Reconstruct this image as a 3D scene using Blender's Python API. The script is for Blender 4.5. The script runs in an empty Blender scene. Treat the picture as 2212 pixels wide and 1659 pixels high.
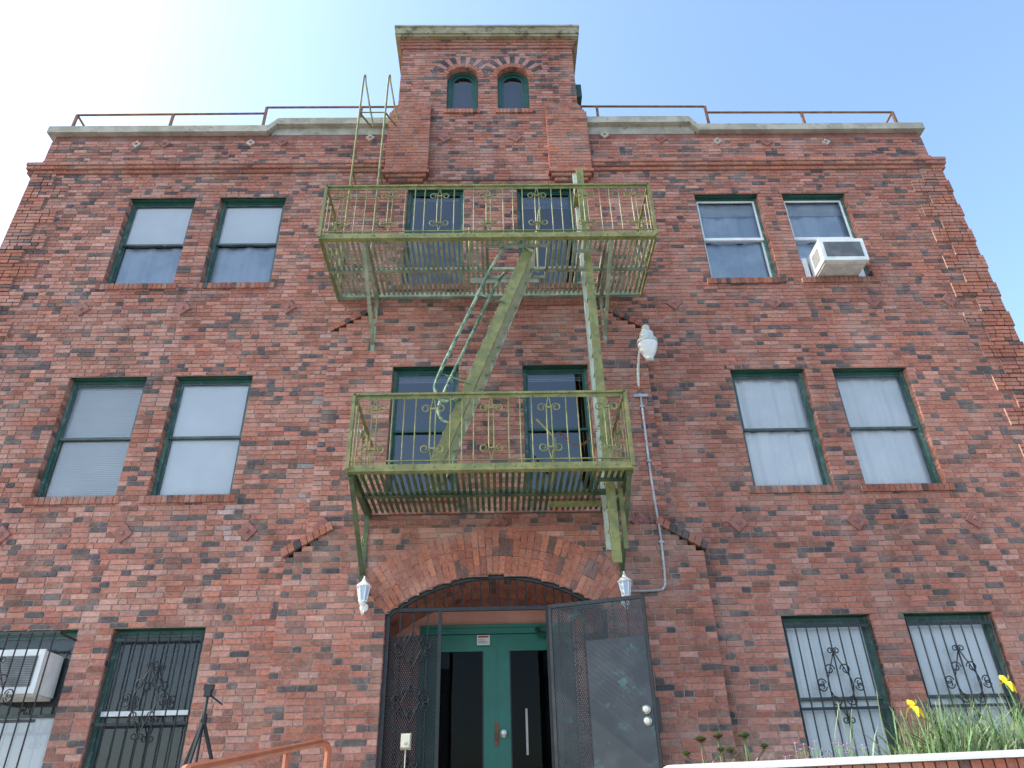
import bpy, math, random
from mathutils import Vector, Matrix
random.seed(7)
S=bpy.context.scene
COL=bpy.context.collection

# ------------------------------------------------------------------ materials
def newmat(name):
    m=bpy.data.materials.new(name); m.use_nodes=True
    nt=m.node_tree; b=nt.nodes['Principled BSDF']
    return m,nt,b
def N(nt,t,**kw):
    n=nt.nodes.new(t)
    for k,v in kw.items(): setattr(n,k,v)
    return n
def ramp(nt,stops):
    r=N(nt,'ShaderNodeValToRGB'); e=r.color_ramp.elements
    e[0].position=stops[0][0]; e[0].color=(*stops[0][1],1)
    e[1].position=stops[-1][0]; e[1].color=(*stops[-1][1],1)
    for p,c in stops[1:-1]:
        x=e.new(p); x.color=(*c,1)
    return r
def noise(nt,scale,detail=4,rough=.6,coord='Object',stretch=None):
    tc=N(nt,'ShaderNodeTexCoord'); n=N(nt,'ShaderNodeTexNoise')
    n.inputs['Scale'].default_value=scale; n.inputs['Detail'].default_value=detail; n.inputs['Roughness'].default_value=rough
    if stretch:
        mp=N(nt,'ShaderNodeMapping'); mp.inputs['Scale'].default_value=stretch
        nt.links.new(tc.outputs[coord],mp.inputs[0]); nt.links.new(mp.outputs[0],n.inputs['Vector'])
    else: nt.links.new(tc.outputs[coord],n.inputs['Vector'])
    return n
def mixc(nt,a,b,fac,mode='MIX'):
    m=N(nt,'ShaderNodeMix',data_type='RGBA',blend_type=mode)
    for s,v in ((0,fac),(6,a),(7,b)):
        if isinstance(v,(int,float)): m.inputs[s].default_value=v
        elif isinstance(v,tuple): m.inputs[s].default_value=(*v,1)
        else: nt.links.new(v,m.inputs[s])
    return m.outputs[2]
def paint(name,c1,c2,c3=None,rough=.5,scale=6,bump=0,metal=0,pos=(.42,.6),c3pos=(.62,.68)):
    m,nt,b=newmat(name)
    n=noise(nt,scale,3,.65); r=ramp(nt,[(pos[0],c1),(pos[1],c2)]); nt.links.new(n.outputs[0],r.inputs[0])
    col=r.outputs[0]
    if c3:
        n2=noise(nt,scale*2.7,4,.7); r2=ramp(nt,[(c3pos[0],(0,0,0)),(c3pos[1],(1,1,1))]); nt.links.new(n2.outputs[0],r2.inputs[0])
        col=mixc(nt,col,c3,r2.outputs[0])
    nt.links.new(col,b.inputs['Base Color']); b.inputs['Roughness'].default_value=rough; b.inputs['Metallic'].default_value=metal
    return m

def brickmat():
    m,nt,b=newmat('brick_and_mortar')
    at=N(nt,'ShaderNodeAttribute',attribute_name='col')
    n1=noise(nt,30,3,.75); r1=ramp(nt,[(.3,(.66,.66,.66)),(.7,(1.3,1.3,1.3))]); nt.links.new(n1.outputs[0],r1.inputs[0])
    c=mixc(nt,at.outputs['Color'],r1.outputs[0],1.0,'MULTIPLY')
    n2=noise(nt,.55,3,.6,stretch=(1,1,.45)); r2=ramp(nt,[(.35,(.86,.83,.82)),(.65,(1.1,1.1,1.1))]); nt.links.new(n2.outputs[0],r2.inputs[0])
    c=mixc(nt,c,r2.outputs[0],1.0,'MULTIPLY')
    n4=noise(nt,2.2,3,.6,stretch=(2.4,1,.12)); r4=ramp(nt,[(.52,(1,1,1)),(.78,(.76,.74,.73))]); nt.links.new(n4.outputs[0],r4.inputs[0])
    c=mixc(nt,c,r4.outputs[0],1.0,'MULTIPLY')
    n3=noise(nt,1.6,5,.75); r3=ramp(nt,[(.46,(0,0,0)),(.8,(.6,.6,.6))]); nt.links.new(n3.outputs[0],r3.inputs[0])
    c=mixc(nt,c,(.46,.34,.29),r3.outputs[0])
    nt.links.new(c,b.inputs['Base Color']); b.inputs['Roughness'].default_value=.85; b.inputs['Specular IOR Level'].default_value=.25
    return m
M={}
M['brick']=brickmat()
m,nt,b=newmat('side_brick'); M['sidebrick']=m
tc=N(nt,'ShaderNodeTexCoord')
sx=N(nt,'ShaderNodeSeparateXYZ'); cx=N(nt,'ShaderNodeCombineXYZ'); ad=N(nt,'ShaderNodeMath',operation='ADD')
nt.links.new(tc.outputs['Object'],sx.inputs[0]); nt.links.new(sx.outputs[0],ad.inputs[0]); nt.links.new(sx.outputs[1],ad.inputs[1]); nt.links.new(ad.outputs[0],cx.inputs[0]); nt.links.new(sx.outputs[2],cx.inputs[1])
bt=N(nt,'ShaderNodeTexBrick'); bt.inputs['Scale'].default_value=1; bt.inputs['Brick Width'].default_value=.21; bt.inputs['Row Height'].default_value=.0674; bt.inputs['Mortar Size'].default_value=.006
bt.inputs['Color1'].default_value=(.3,.1,.07,1); bt.inputs['Color2'].default_value=(.14,.06,.05,1); bt.inputs['Mortar'].default_value=(.28,.2,.17,1)
nt.links.new(cx.outputs[0],bt.inputs['Vector']); nt.links.new(bt.outputs['Color'],b.inputs['Base Color']); b.inputs['Roughness'].default_value=.85
M['cap']=paint('cap_concrete',(.3,.27,.21),(.42,.39,.32),(.16,.14,.11),.9,3)
M['fascia']=paint('weathered_fascia',(.26,.21,.11),(.34,.3,.19),(.1,.08,.05),.8,3,c3pos=(.5,.64))
M['dgreen']=paint('dark_green_paint',(.012,.065,.05),(.02,.088,.066),(.1,.14,.11),.5,5,c3pos=(.64,.72))
M['frame']=paint('window_frame_paint',(.03,.1,.08),(.075,.16,.13),(.24,.28,.25),.55,4,c3pos=(.54,.68))
M['sash']=paint('window_sash_paint',(.035,.06,.055),(.07,.11,.1),(.16,.2,.18),.5,5)
M['door']=paint('door_green_paint',(.012,.16,.11),(.016,.19,.135),None,.4,2)
M['ygreen']=paint('fire_escape_paint',(.17,.165,.05),(.255,.24,.08),(.11,.14,.06),.55,5,c3pos=(.5,.68))
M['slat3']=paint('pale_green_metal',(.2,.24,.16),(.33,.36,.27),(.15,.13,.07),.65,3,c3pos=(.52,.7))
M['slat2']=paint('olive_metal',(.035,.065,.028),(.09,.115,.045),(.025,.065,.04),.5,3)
M['pgreen']=paint('pale_stringer',(.38,.43,.33),(.48,.52,.43),(.2,.22,.1),.55,6)
M['tube']=paint('tube_green',(.2,.27,.15),(.32,.38,.26),(.04,.12,.07),.45,3,c3pos=(.46,.56))
M['rust']=paint('rusty_rail',(.16,.07,.035),(.26,.12,.06),(.08,.04,.03),.8,8)
M['orange']=paint('orange_handrail',(.36,.1,.045),(.42,.13,.06),(.3,.1,.06),.5,4)
M['iron']=paint('black_iron',(.010,.010,.012),(.018,.018,.02),(.04,.036,.032),.45,9)
M['plate']=paint('gate_plate',(.022,.026,.032),(.04,.045,.052),(.045,.11,.11),.42,2.2,c3pos=(.56,.7))
M['white']=paint('white_paint',(.68,.68,.66),(.78,.78,.76),None,.4,5)
M['awhite']=paint('aged_white',(.5,.49,.45),(.62,.61,.57),(.3,.26,.2),.5,6,c3pos=(.6,.72))
M['conduit']=paint('galvanised_conduit',(.3,.3,.3),(.42,.42,.42),None,.4,5,metal=.5)
M['grille']=paint('grille_grey',(.1,.1,.1),(.15,.15,.15),None,.6,5)
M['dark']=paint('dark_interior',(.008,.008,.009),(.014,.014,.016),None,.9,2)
M['curtain']=paint('white_curtain',(.86,.86,.88),(.92,.92,.93),None,.9,2)
M['bcurtain']=paint('blue_grey_curtain',(.44,.52,.64),(.56,.63,.74),None,.9,2)
M['shade']=paint('roller_shade',(.86,.86,.87),(.91,.91,.92),None,.85,1.2)
M['grey']=paint('grey_screen',(.05,.052,.055),(.07,.072,.075),None,.8,2)
M['pink']=paint('pink_plaster',(.6,.31,.25),(.68,.37,.3),None,.85,2)
M['beige']=paint('beige_plastic',(.55,.5,.38),(.6,.55,.43),None,.5,3)
M['brass']=paint('lock_metal',(.5,.48,.42),(.6,.57,.5),None,.3,8,metal=.8)
M['paper']=paint('notice_paper',(.75,.73,.7),(.8,.78,.76),None,.7,4)
M['red']=paint('notice_red',(.4,.02,.02),(.5,.03,.03),None,.6,4)
M['tile']=paint('terracotta_tile',(.22,.088,.07),(.3,.125,.1),(.34,.19,.15),.8,9,c3pos=(.6,.72))
M['ltile']=paint('pale_tile',(.4,.32,.25),(.5,.42,.34),(.2,.12,.1),.75,14,c3pos=(.56,.64))
M['ground']=paint('asphalt',(.10,.10,.097),(.14,.138,.13),(.2,.195,.18),.9,1.5)
M['concrete']=paint('concrete',(.38,.36,.32),(.46,.44,.4),(.3,.28,.25),.9,1.2)
M['soil']=paint('soil',(.05,.035,.02),(.09,.06,.04),None,.95,8)
M['leaf']=paint('iris_leaf',(.08,.16,.05),(.17,.27,.11),(.3,.3,.16),.5,9)
M['grassm']=paint('grass_blades',(.11,.18,.06),(.25,.3,.14),None,.6,9)
M['yellow']=paint('yellow_petal',(.7,.52,.02),(.8,.62,.04),None,.5,9)
M['purple']=paint('purple_petal',(.45,.25,.5),(.55,.35,.6),None,.5,9)
M['aeo']=paint('aeonium_leaf',(.1,.16,.05),(.18,.06,.06),(.12,.03,.035),.45,18)
M['roof']=paint('roof_gravel',(.2,.19,.18),(.28,.27,.26),None,.95,9)
def glass(name,ior,tint,rough=.02):
    m=bpy.data.materials.new(name); m.use_nodes=True; nt=m.node_tree; nt.nodes.clear()
    o=N(nt,'ShaderNodeOutputMaterial'); mx=N(nt,'ShaderNodeMixShader'); tr=N(nt,'ShaderNodeBsdfTransparent'); tr.inputs[0].default_value=(*tint,1)
    gl=N(nt,'ShaderNodeBsdfGlossy'); gl.inputs['Roughness'].default_value=rough; fr=N(nt,'ShaderNodeFresnel'); fr.inputs[0].default_value=ior
    nw=noise(nt,1.3,1,.5); bp=N(nt,'ShaderNodeBump'); bp.inputs['Strength'].default_value=.15; bp.inputs['Distance'].default_value=.02
    nt.links.new(nw.outputs[0],bp.inputs['Height']); nt.links.new(bp.outputs[0],gl.inputs['Normal'])
    nt.links.new(fr.outputs[0],mx.inputs[0]); nt.links.new(tr.outputs[0],mx.inputs[1]); nt.links.new(gl.outputs[0],mx.inputs[2]); nt.links.new(mx.outputs[0],o.inputs[0])
    return m
M['glass']=glass('window_glass',1.55,(.995,.995,1)); M['glassd']=glass('dark_window_glass',2.1,(.75,.8,.85)); M['glassdoor']=glass('door_glass',1.22,(.4,.42,.43))

# ------------------------------------------------------------------ mesh builder
class MB:
    def __init__(s): s.v=[];s.f=[];s.m=[];s.c=[];s.mats=[]
    def mi(s,mat):
        if mat not in s.mats: s.mats.append(mat)
        return s.mats.index(mat)
    def face(s,pts,mat,col=(1,1,1)):
        i=len(s.v); s.v.extend([tuple(p) for p in pts]); s.f.append(tuple(range(i,i+len(pts)))); s.m.append(s.mi(mat)); s.c.append(col)
    def hexa(s,P,mat,col=(1,1,1),skip=()):
        i=len(s.v); s.v.extend([tuple(p) for p in P]); k=s.mi(mat)
        for j,q in enumerate(((0,3,2,1),(4,5,6,7),(0,1,5,4),(1,2,6,5),(2,3,7,6),(3,0,4,7))):
            if j in skip: continue
            s.f.append(tuple(i+a for a in q)); s.m.append(k); s.c.append(col)
    def box(s,x0,x1,y0,y1,z0,z1,mat,col=(1,1,1)):
        s.hexa([(x0,y0,z0),(x1,y0,z0),(x1,y1,z0),(x0,y1,z0),(x0,y0,z1),(x1,y0,z1),(x1,y1,z1),(x0,y1,z1)],mat,col)
    def bar(s,a,b,w,h,mat,up=(0,0,1)):
        a=Vector(a);b=Vector(b);d=(b-a).normalized();u=Vector(up)
        if abs(d.dot(u))>.99: u=Vector((0,1,0))
        sd=d.cross(u).normalized();u=sd.cross(d).normalized();sd*=w/2;u*=h/2
        s.hexa([a-sd-u,a+sd-u,a+sd+u,a-sd+u,b-sd-u,b+sd-u,b+sd+u,b-sd+u],mat)
    def tube(s,pts,r,mat,n=6,closed=False):
        pts=[Vector(p) for p in pts]; k=s.mi(mat); base=len(s.v); L=len(pts); ref=None
        for i,p in enumerate(pts):
            if closed: d=(pts[(i+1)%L]-pts[i-1])
            else: d=(pts[min(i+1,L-1)]-pts[max(i-1,0)])
            d=d.normalized() if d.length>1e-9 else Vector((0,0,1))
            if ref is None: ref=Vector((0,1,0)) if abs(d.y)<.9 else Vector((1,0,0))
            a=d.cross(ref); 
            if a.length<1e-4: a=d.cross(Vector((.3,.5,.8)))
            a.normalize(); b=a.cross(d).normalized(); ref=b
            rr=r[i] if isinstance(r,(list,tuple)) else r
            for j in range(n):
                t=2*math.pi*j/n; s.v.append(tuple(p+a*math.cos(t)*rr+b*math.sin(t)*rr))
        for i in range(L if closed else L-1):
            i2=(i+1)%L
            for j in range(n):
                s.f.append((base+i*n+j,base+i*n+(j+1)%n,base+i2*n+(j+1)%n,base+i2*n+j)); s.m.append(k); s.c.append((1,1,1))
        if not closed:
            s.f.append(tuple(base+j for j in range(n))); s.m.append(k); s.c.append((1,1,1))
            s.f.append(tuple(base+(L-1)*n+j for j in range(n))); s.m.append(k); s.c.append((1,1,1))
    def lathe(s,prof,c,mat,n=20,axis='z',tilt=None):
        base=len(s.v);k=s.mi(mat);R=tilt or Matrix.Identity(3);c=Vector(c)
        for r,z in prof:
            for j in range(n):
                t=2*math.pi*j/n; s.v.append(tuple(c+R@Vector((r*math.cos(t),r*math.sin(t),z))))
        for i in range(len(prof)-1):
            for j in range(n):
                s.f.append((base+i*n+j,base+i*n+(j+1)%n,base+(i+1)*n+(j+1)%n,base+(i+1)*n+j)); s.m.append(k); s.c.append((1,1,1))
    def obj(s,name,parent=None,smooth=False):
        me=bpy.data.meshes.new(name); me.from_pydata(s.v,[],s.f)
        for a in s.mats: me.materials.append(M[a])
        me.polygons.foreach_set('material_index',s.m)
        at=me.attributes.new('col','FLOAT_COLOR','FACE'); fl=[]
        for c in s.c: fl.extend((c[0],c[1],c[2],1.0))
        at.data.foreach_set('color',fl)
        if smooth: me.polygons.foreach_set('use_smooth',[True]*len(s.f))
        me.update()
        ob=bpy.data.objects.new(name,me); COL.objects.link(ob)
        if parent: ob.parent=parent
        return ob
def empty(name):
    e=bpy.data.objects.new(name,None); COL.objects.link(e); return e

# ------------------------------------------------------------------ brickwork
CR=.0674; Z0=8.65-130*CR
MORT=(.41,.31,.26)
def bcol(x,z,style='wall'):
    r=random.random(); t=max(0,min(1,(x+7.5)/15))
    j=random.uniform(.88,1.14)
    if style=='red':
        c=random.choice([(.38,.13,.08),(.42,.155,.095),(.32,.115,.078),(.35,.135,.09)]) if r<.92 else (.15,.085,.07)
    elif style=='arch':
        c=random.choice([(.07,.06,.065),(.30,.11,.07),(.34,.13,.09)])
    else:
        dk=.09
        if r<dk: c=random.choice([(.10,.08,.08),(.115,.088,.085),(.08,.067,.07),(.15,.088,.072)])
        elif r<dk+.17: c=random.choice([(.25,.115,.085),(.22,.105,.082),(.27,.11,.078)])
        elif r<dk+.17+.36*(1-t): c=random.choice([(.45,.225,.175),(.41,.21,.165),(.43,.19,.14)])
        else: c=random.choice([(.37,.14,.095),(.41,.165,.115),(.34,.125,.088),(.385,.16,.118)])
        if (x<-6.6 and 3.2<z<5.3 and random.random()<.35) or (abs(x+2.36)<.1 and 4.9<z<7.9 and random.random()<.35) or (abs(x+3.28)<.09 and 4.7<z<5.2 and random.random()<.5):
            c=tuple(k*.6+.17 for k in c)
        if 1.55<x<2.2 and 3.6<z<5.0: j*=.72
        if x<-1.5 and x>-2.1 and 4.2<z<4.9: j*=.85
    return (c[0]*j,c[1]*j,c[2]*j)
def onebrick(mb,o,u,v,n,a,b,c,d,pr,col,jit=.0018):
    def J(): return random.uniform(-jit,jit)
    pr+=random.uniform(-.002,.003)
    P=[]
    for k in (0,pr):
        for (p,q) in ((a,c),(b,c),(b,d),(a,d)):
            P.append(o+u*(p+J())+v*(q+J())+n*k)
    mb.hexa(P,'brick',col,skip=(0,))
def fill(mb,o,u,v,n,a,b,c,d,holes=None,pr=.009,style='wall',course=CR,joint=.0115,mort=MORT,stretch=.203,header=.098,ph=.34):
    o=Vector(o);u=Vector(u);v=Vector(v);n=Vector(n)
    nr=max(1,round((d-c)/course)); h=(d-c)/nr
    for i in range(nr):
        q0=c+i*h;q1=q0+h;mid=(q0+q1)/2
        iv=[(a,b)]
        if holes:
            for (h0,h1) in sorted(holes((o+v*mid))):
                new=[]
                for (s0,s1) in iv:
                    if h1<=s0 or h0>=s1: new.append((s0,s1)); continue
                    if h0>s0: new.append((s0,h0))
                    if h1<s1: new.append((h1,s1))
                iv=new
        for (s0,s1) in iv:
            if s1-s0<.01: continue
            mb.face([o+u*s0+v*q0,o+u*s1+v*q0,o+u*s1+v*q1,o+u*s0+v*q1],'brick',tuple(x*random.uniform(.92,1.06) for x in mort))
            p=s0; first=True
            while p<s1-.012:
                L=header if random.random()<ph else stretch
                if first and s1-s0>.4: L=random.choice([header,stretch,stretch*.6]); 
                first=False
                L*=random.uniform(.98,1.02)
                if s1-(p+L+joint)<.06: L=s1-p
                e=min(p+L,s1)
                w=o+u*((p+e)/2)+v*mid
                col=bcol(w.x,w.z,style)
                if L<.12 and style=='wall' and random.random()<.27: col=random.choice([(.09,.074,.077),(.115,.086,.083)])
                g=random.uniform(-.0014,.0014)
                onebrick(mb,o,u,v,n,p+.001,e-.001,q0+joint/2+g,q1-joint/2+g,pr,col)
                p=e+joint
X_=(1,0,0);Z_=(0,0,1);F_=(0,-1,0)

bld=empty('brick_building')
OPEN=[]
def R(k): return Z0+k*CR
XS=[(-5.82,-4.77),(-4.385,-3.335),(3.255,4.305),(4.69,5.74)]
for k in (30,80,130):
    for a,b in XS: OPEN.append((a,b,R(k),R(k+26)))
C3=[(-1.40,-.48),(.37,1.30)]; C2=[(-1.42,-.51),(.36,1.27)]
for a,b in C3: OPEN.append((a,b,R(129),R(159)))
for a,b in C2: OPEN.append((a,b,R(79),R(107)))
EC=(-.03,2.15); ER=2.02; EH=1.26; ES=3.73
EB=-.16
def holes(p):
    z=p.z; r=[(a,b) for a,b,c,d in OPEN if c<z<d]
    if z<4.17:
        hw=EH if z<ES else math.sqrt(max(0,ER**2-(z-EC[1])**2))
        r.append((EC[0]-hw,EC[0]+hw))
    return r
TC=-.08
TW=[(-.82,-.25),(.09,.66)]; TS=13.33
def tholes(p):
    z=p.z;r=[]
    for a,b in TW:
        if 12.45<z<TS: r.append((a,b))
        elif TS<=z<TS+.285: 
            hw=math.sqrt(max(0,.285**2-(z-TS)**2)); r.append(((a+b)/2-hw,(a+b)/2+hw))
    return r
mb=MB()
def bay_x(z):
    if z<4.42: return (-2.55,2.46)
    if z<4.70:
        t=(z-4.42)/.28; return (-2.55+t*.3,2.46-t*.3)
    if z<7.83: return (-2.32,2.10)
    return None
def mainholes(p):
    r=holes(p); h=bay_x(p.z)
    if h: r=[q for q in r if q[1]<h[0] or q[0]>h[1]]+[(h[0]+.02,h[1]-.02)]
    if p.z>10.95: r.append((-1.6,1.5))
    return r
def noent(p): return [(a,b) for a,b,c,d in OPEN if c<p.z<d]
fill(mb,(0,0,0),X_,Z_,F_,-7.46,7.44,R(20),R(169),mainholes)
fill(mb,(0,-.07,0),X_,Z_,F_,-2.32,2.10,R(67),R(116),noent)
for i in range(6):
    z=R(116+i); s=.1*(i+1)
    mb.box(-2.32+s,2.10-s,-.066,-.002,z,z+CR,'brick',MORT)
    fill(mb,(0,-.07,0),X_,Z_,F_,-2.32+s,2.10-s,z,z+CR,None)
for sx_,x0 in ((1,-2.34),(-1,2.12)):
    for i in range(8):
        a=x0+sx_*i*.072; z=R(116)+i*.045
        P=[(a,-.085,z),(a+sx_*.066,-.085,z+.042),(a+sx_*.066,0,z+.042),(a,0,z)]
        Q=[(p[0]-sx_*.035,p[1],p[2]+.06) for p in P]
        mb.hexa(P+Q,'brick',bcol(a,z,'arch'))
mb.face([(-2.32,-.07,R(67)),(-2.32,0,R(67)),(-2.32,0,R(116)),(-2.32,-.07,R(116))],'brick',(.25,.1,.08))
mb.face([(2.10,-.07,R(67)),(2.10,0,R(67)),(2.10,0,R(116)),(2.10,-.07,R(116))],'brick',(.25,.1,.08))
fill(mb,(0,EB,0),X_,Z_,F_,-2.50,2.44,R(20),R(67),lambda p:[h for h in holes(p) if h[0]>-2 and h[1]<2],style='wall')
for i in range(5):
    z=R(67+i); s=.09*(i+1)
    mb.box(-2.50+s,2.44-s,EB+.003,-.074,z,z+CR,'brick',MORT)
    fill(mb,(0,EB,0),X_,Z_,F_,-2.5+s,2.44-s,z,z+CR,None)
for sx_,x0 in ((1,-2.53),(-1,2.47)):
    for i in range(8):
        a=x0+sx_*i*.07; z=R(67)+i*.042
        P=[(a,EB-.04,z),(a+sx_*.064,EB-.04,z+.039),(a+sx_*.064,0,z+.039),(a,0,z)]
        Q=[(p[0]-sx_*.035,p[1],p[2]+.095) for p in P]
        mb.hexa(P+Q,'brick',bcol(a,z,'arch'))
fill(mb,(-2.50,EB,0),(0,1,0),Z_,(-1,0,0),0,.16,R(20),R(67),pr=.006)
fill(mb,(2.44,EB,0),(0,1,0),Z_,(1,0,0),0,.16,R(20),R(67),pr=.006)
def archring(mb,cx,cz,r0,r1,a0,a1,y,pr,style,w=.075,lens=None,back=0.,alt=False):
    na=max(3,int((a1-a0)*(r0+r1)/2/w)); da=(a1-a0)/na
    for i in range(na):
        t0=a0+i*da+.006/r1;t1=a0+(i+1)*da-.006/r1
        segs=[(r0,r1)]
        if lens:
            segs=[];p=r0
            Ls=random.choice(lens)
            for L in Ls:
                e=min(r1,p+L*(r1-r0)); segs.append((p,e-.008)); p=e
        for (p,e) in segs:
            P=[]
            for yy in (y+back,y-pr-random.uniform(0,.004)):
                for (t,r) in ((t0,p),(t1,p),(t1,e),(t0,e)):
                    P.append((cx+r*math.sin(t),yy,cz+r*math.cos(t)))
            col=bcol(cx,cz,style)
            if alt: col=(.065,.055,.062) if i%2==0 else (.42,.2,.16)
            mb.hexa(P,'brick',col,skip=(0,))
    K=40
    for i in range(K):
        t0=a0+(a1-a0)*i/K;t1=a0+(a1-a0)*(i+1)/K
        mb.hexa([(cx+r*math.sin(t),yy,cz+r*math.cos(t)) for yy in (y+.002+back,y-pr+.009) for (t,r) in ((t0,r0),(t1,r0),(t1,r1),(t0,r1))],'brick',MORT,skip=(0,))
ea=math.asin(EH/ER)
archring(mb,EC[0],EC[1],ER,ER+.53,-ea,ea,EB,.012,'red',.078,[(.4,.4,.2),(.2,.4,.4),(.4,.2,.4)],back=.05)
fill(mb,(EC[0]-EH,EB,0),(0,1,0),Z_,(1,0,0),0,1.06,R(20),ES,pr=.006,style='red')
fill(mb,(EC[0]+EH,EB,0),(0,1,0),Z_,(-1,0,0),0,1.06,R(20),ES,pr=.006,style='red')
K=30
for i in range(K):
    t0=-ea+2*ea*i/K;t1=-ea+2*ea*(i+1)/K
    y=EB+.052
    while y<.88:
        e=min(y+.2,.9)
        mb.face([(EC[0]+ER*math.sin(t),yy,EC[1]+ER*math.cos(t)) for t,yy in ((t0,y),(t1,y),(t1,e),(t0,e))],'brick',bcol(0,0,'red')); y=e
DEP=.18
for a,b,c,d in OPEN:
    y0=-.07 if (-2<a<2 and c<8) else 0
    fill(mb,(a,y0,0),(0,1,0),Z_,(1,0,0),0,DEP-y0,c,d,pr=.005)
    fill(mb,(b,y0,0),(0,1,0),Z_,(-1,0,0),0,DEP-y0,c,d,pr=.005)
    x=a-.07; n=int((b-a+.14)/.068); w=(b-a+.14)/n
    for i in range(n):
        xa=x+i*w+.004;xb=x+(i+1)*w-.004; g=random.uniform(-.003,.003)
        mb.hexa([(xa,y0-.035+g,c-.105),(xb,y0-.035+g,c-.105),(xb,y0+.02,c-.105),(xa,y0+.02,c-.105),(xa,y0-.04+g,c-.012),(xb,y0-.04+g,c-.012),(xb,y0+.13,c+.012),(xa,y0+.13,c+.012)],'brick',tuple(k*.85 for k in bcol(xa,c,'wall' if random.random()<.5 else 'red')))
    mb.box(a-.068,b+.068,y0-.028,y0+.12,c-.1,c-.016,'brick',MORT)
    fill(mb,(0,y0-.011,0),X_,Z_,F_,a-.04,b+.04,d+.004,d+CR,pr=.008,style='wall')
k=20;wide=True
while k<164:
    for sgn in (-1,1):
        w=.62 if wide else .36
        xo=(7.53 if wide else 7.50) if sgn>0 else 7.5
        xi=xo-w-random.uniform(0,.06)
        z=R(k);z1=min(R(k+4),R(164))
        a,b=(xi,xo) if sgn>0 else (-xo-.02,-xi-.02)
        mb.box(a,b,-.026,.1,z+.004,z1-.006,'brick',MORT)
        fill(mb,(0,-.026,0),X_,Z_,F_,a,b,z+.004,z1-.006,style='red' if random.random()<.6 else 'wall')
        fill(mb,((b if sgn>0 else a),-.026,0),(0,1,0),Z_,(sgn,0,0),0,.4,z,z1,pr=.006)
    k+=4; wide=not wide
for (z0,z1,p) in ((164,165,.035),(165,166,.075),(166,167,.095)):
    for a,b in ((-7.6-p*.3,-1.8),(1.64,7.56+p*.3)):
        mb.box(a+.002,b-.002,-p+.001,.3,R(z0)+.001,R(z1)-.001,'brick',(.26,.1,.08))
        fill(mb,(0,-p,0),X_,Z_,F_,a,b,R(z0),R(z1),style='red')
def php(p): return [(-1.6,1.5)]+([(-7.6,-3.85),(3.5,7.6)] if p.z>11.9 else [])
fill(mb,(0,.015,0),X_,Z_,F_,-7.46,7.42,R(167),R(176.0),php)
mb.box(-7.44,-1.62,.03,.3,11.3,11.9,'brick',(.25,.1,.08)); mb.box(1.52,7.4,.03,.3,11.3,11.9,'brick',(.25,.1,.08))
for a,b in ((-1.78,-1.08),(.93,1.62)):
    mb.box(a+.004,b-.004,-.119,-.002,R(167)-.27,12.3,'brick',MORT)
    fill(mb,(0,-.12,0),X_,Z_,F_,a,b,R(167)-.27,12.30,style='red')
    for sg,xx in ((-1,a),(1,b)):
        fill(mb,(xx,-.12,0),(0,1,0),Z_,(sg,0,0),0,.118,R(167)-.27,12.3,style='red',pr=.005)
    out=a if a<0 else b; inn=b if a<0 else a
    tw=-1.66 if a<0 else 1.5
    n=5
    for i in range(n):
        z=12.3+i*CR; o1=out+(tw-out)*(i+1)/n; yy=-.12+.085*(i+1)/n
        lo,hi=(o1,inn) if a<0 else (inn,o1)
        mb.box(lo+.002,hi-.002,yy+.002,.0,z,z+CR-.002,'brick',MORT)
        fill(mb,(0,yy,0),X_,Z_,F_,lo,hi,z,z+CR,style='red')
    for j,(dz,p) in enumerate(((.27,.145),(.335,.11),(.40,.07))):
        lo,hi=a+.05*j-.03,b-.05*j+.03
        z=R(167)-dz-CR
        mb.box(lo+.002,hi-.002,-p+.002,-.001,z,z+CR,'brick',(.24,.1,.08)); fill(mb,(0,-p,0),X_,Z_,F_,lo,hi,z,z+CR,style='red')
mb.box(-1.078,.928,-.028,-.001,R(161),R(161)+.02,'brick',(.24,.1,.08))
fill(mb,(0,-.03,0),X_,Z_,F_,-1.08,.93,R(161),12.42,None)
fill(mb,(0,-.03,0),X_,Z_,F_,-1.66,1.50,12.42,14.36,tholes)
for xx,sg in ((-1.66,-1),(1.5,1)):
    fill(mb,(xx,-.03,0),(0,1,0),Z_,(sg,0,0),0,2.4,11.7,14.36,style='red',pr=.006)
for p,z in ((.06,14.16),(.075,14.23),(.09,14.30)):
    mb.box(-1.66-p+.032,1.5+p-.032,-p+.002,.2,z,z+.062,'brick',(.25,.1,.08)); fill(mb,(0,-p,0),X_,Z_,F_,-1.66-p+.03,1.5+p-.03,z,z+CR*.95,style='red')
for a,b in TW:
    cx=(a+b)/2
    archring(mb,cx,TS,.287,.385,-math.pi/2,math.pi/2,-.03,.03,'red',.06,None,back=.04)
    archring(mb,cx,TS,.39,.60,-1.15,1.15,-.03,.016 if cx<0 else .019,'arch',.085,None,back=.04,alt=True)
    x=a-.04;n=10;w=(b-a+.08)/n
    for i in range(n):
        mb.box(x+i*w+.003,x+(i+1)*w-.003,-.075,.05,12.35,12.445,'brick',bcol(0,12,'red'))
    for xx,sg in ((a,1),(b,-1)): fill(mb,(xx,-.03,0),(0,1,0),Z_,(sg,0,0),0,.18,12.45,TS,pr=.004)
    for i in range(12):
        t0=-math.pi/2+math.pi*i/12;t1=t0+math.pi/12
        mb.face([(cx+.285*math.sin(t),yy,TS+.285*math.cos(t)) for t,yy in ((t0,-.05),(t1,-.05),(t1,.15),(t0,.15))],'brick',bcol(0,0,'red'))
walls=mb.obj('brick_walls',bld)

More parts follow.
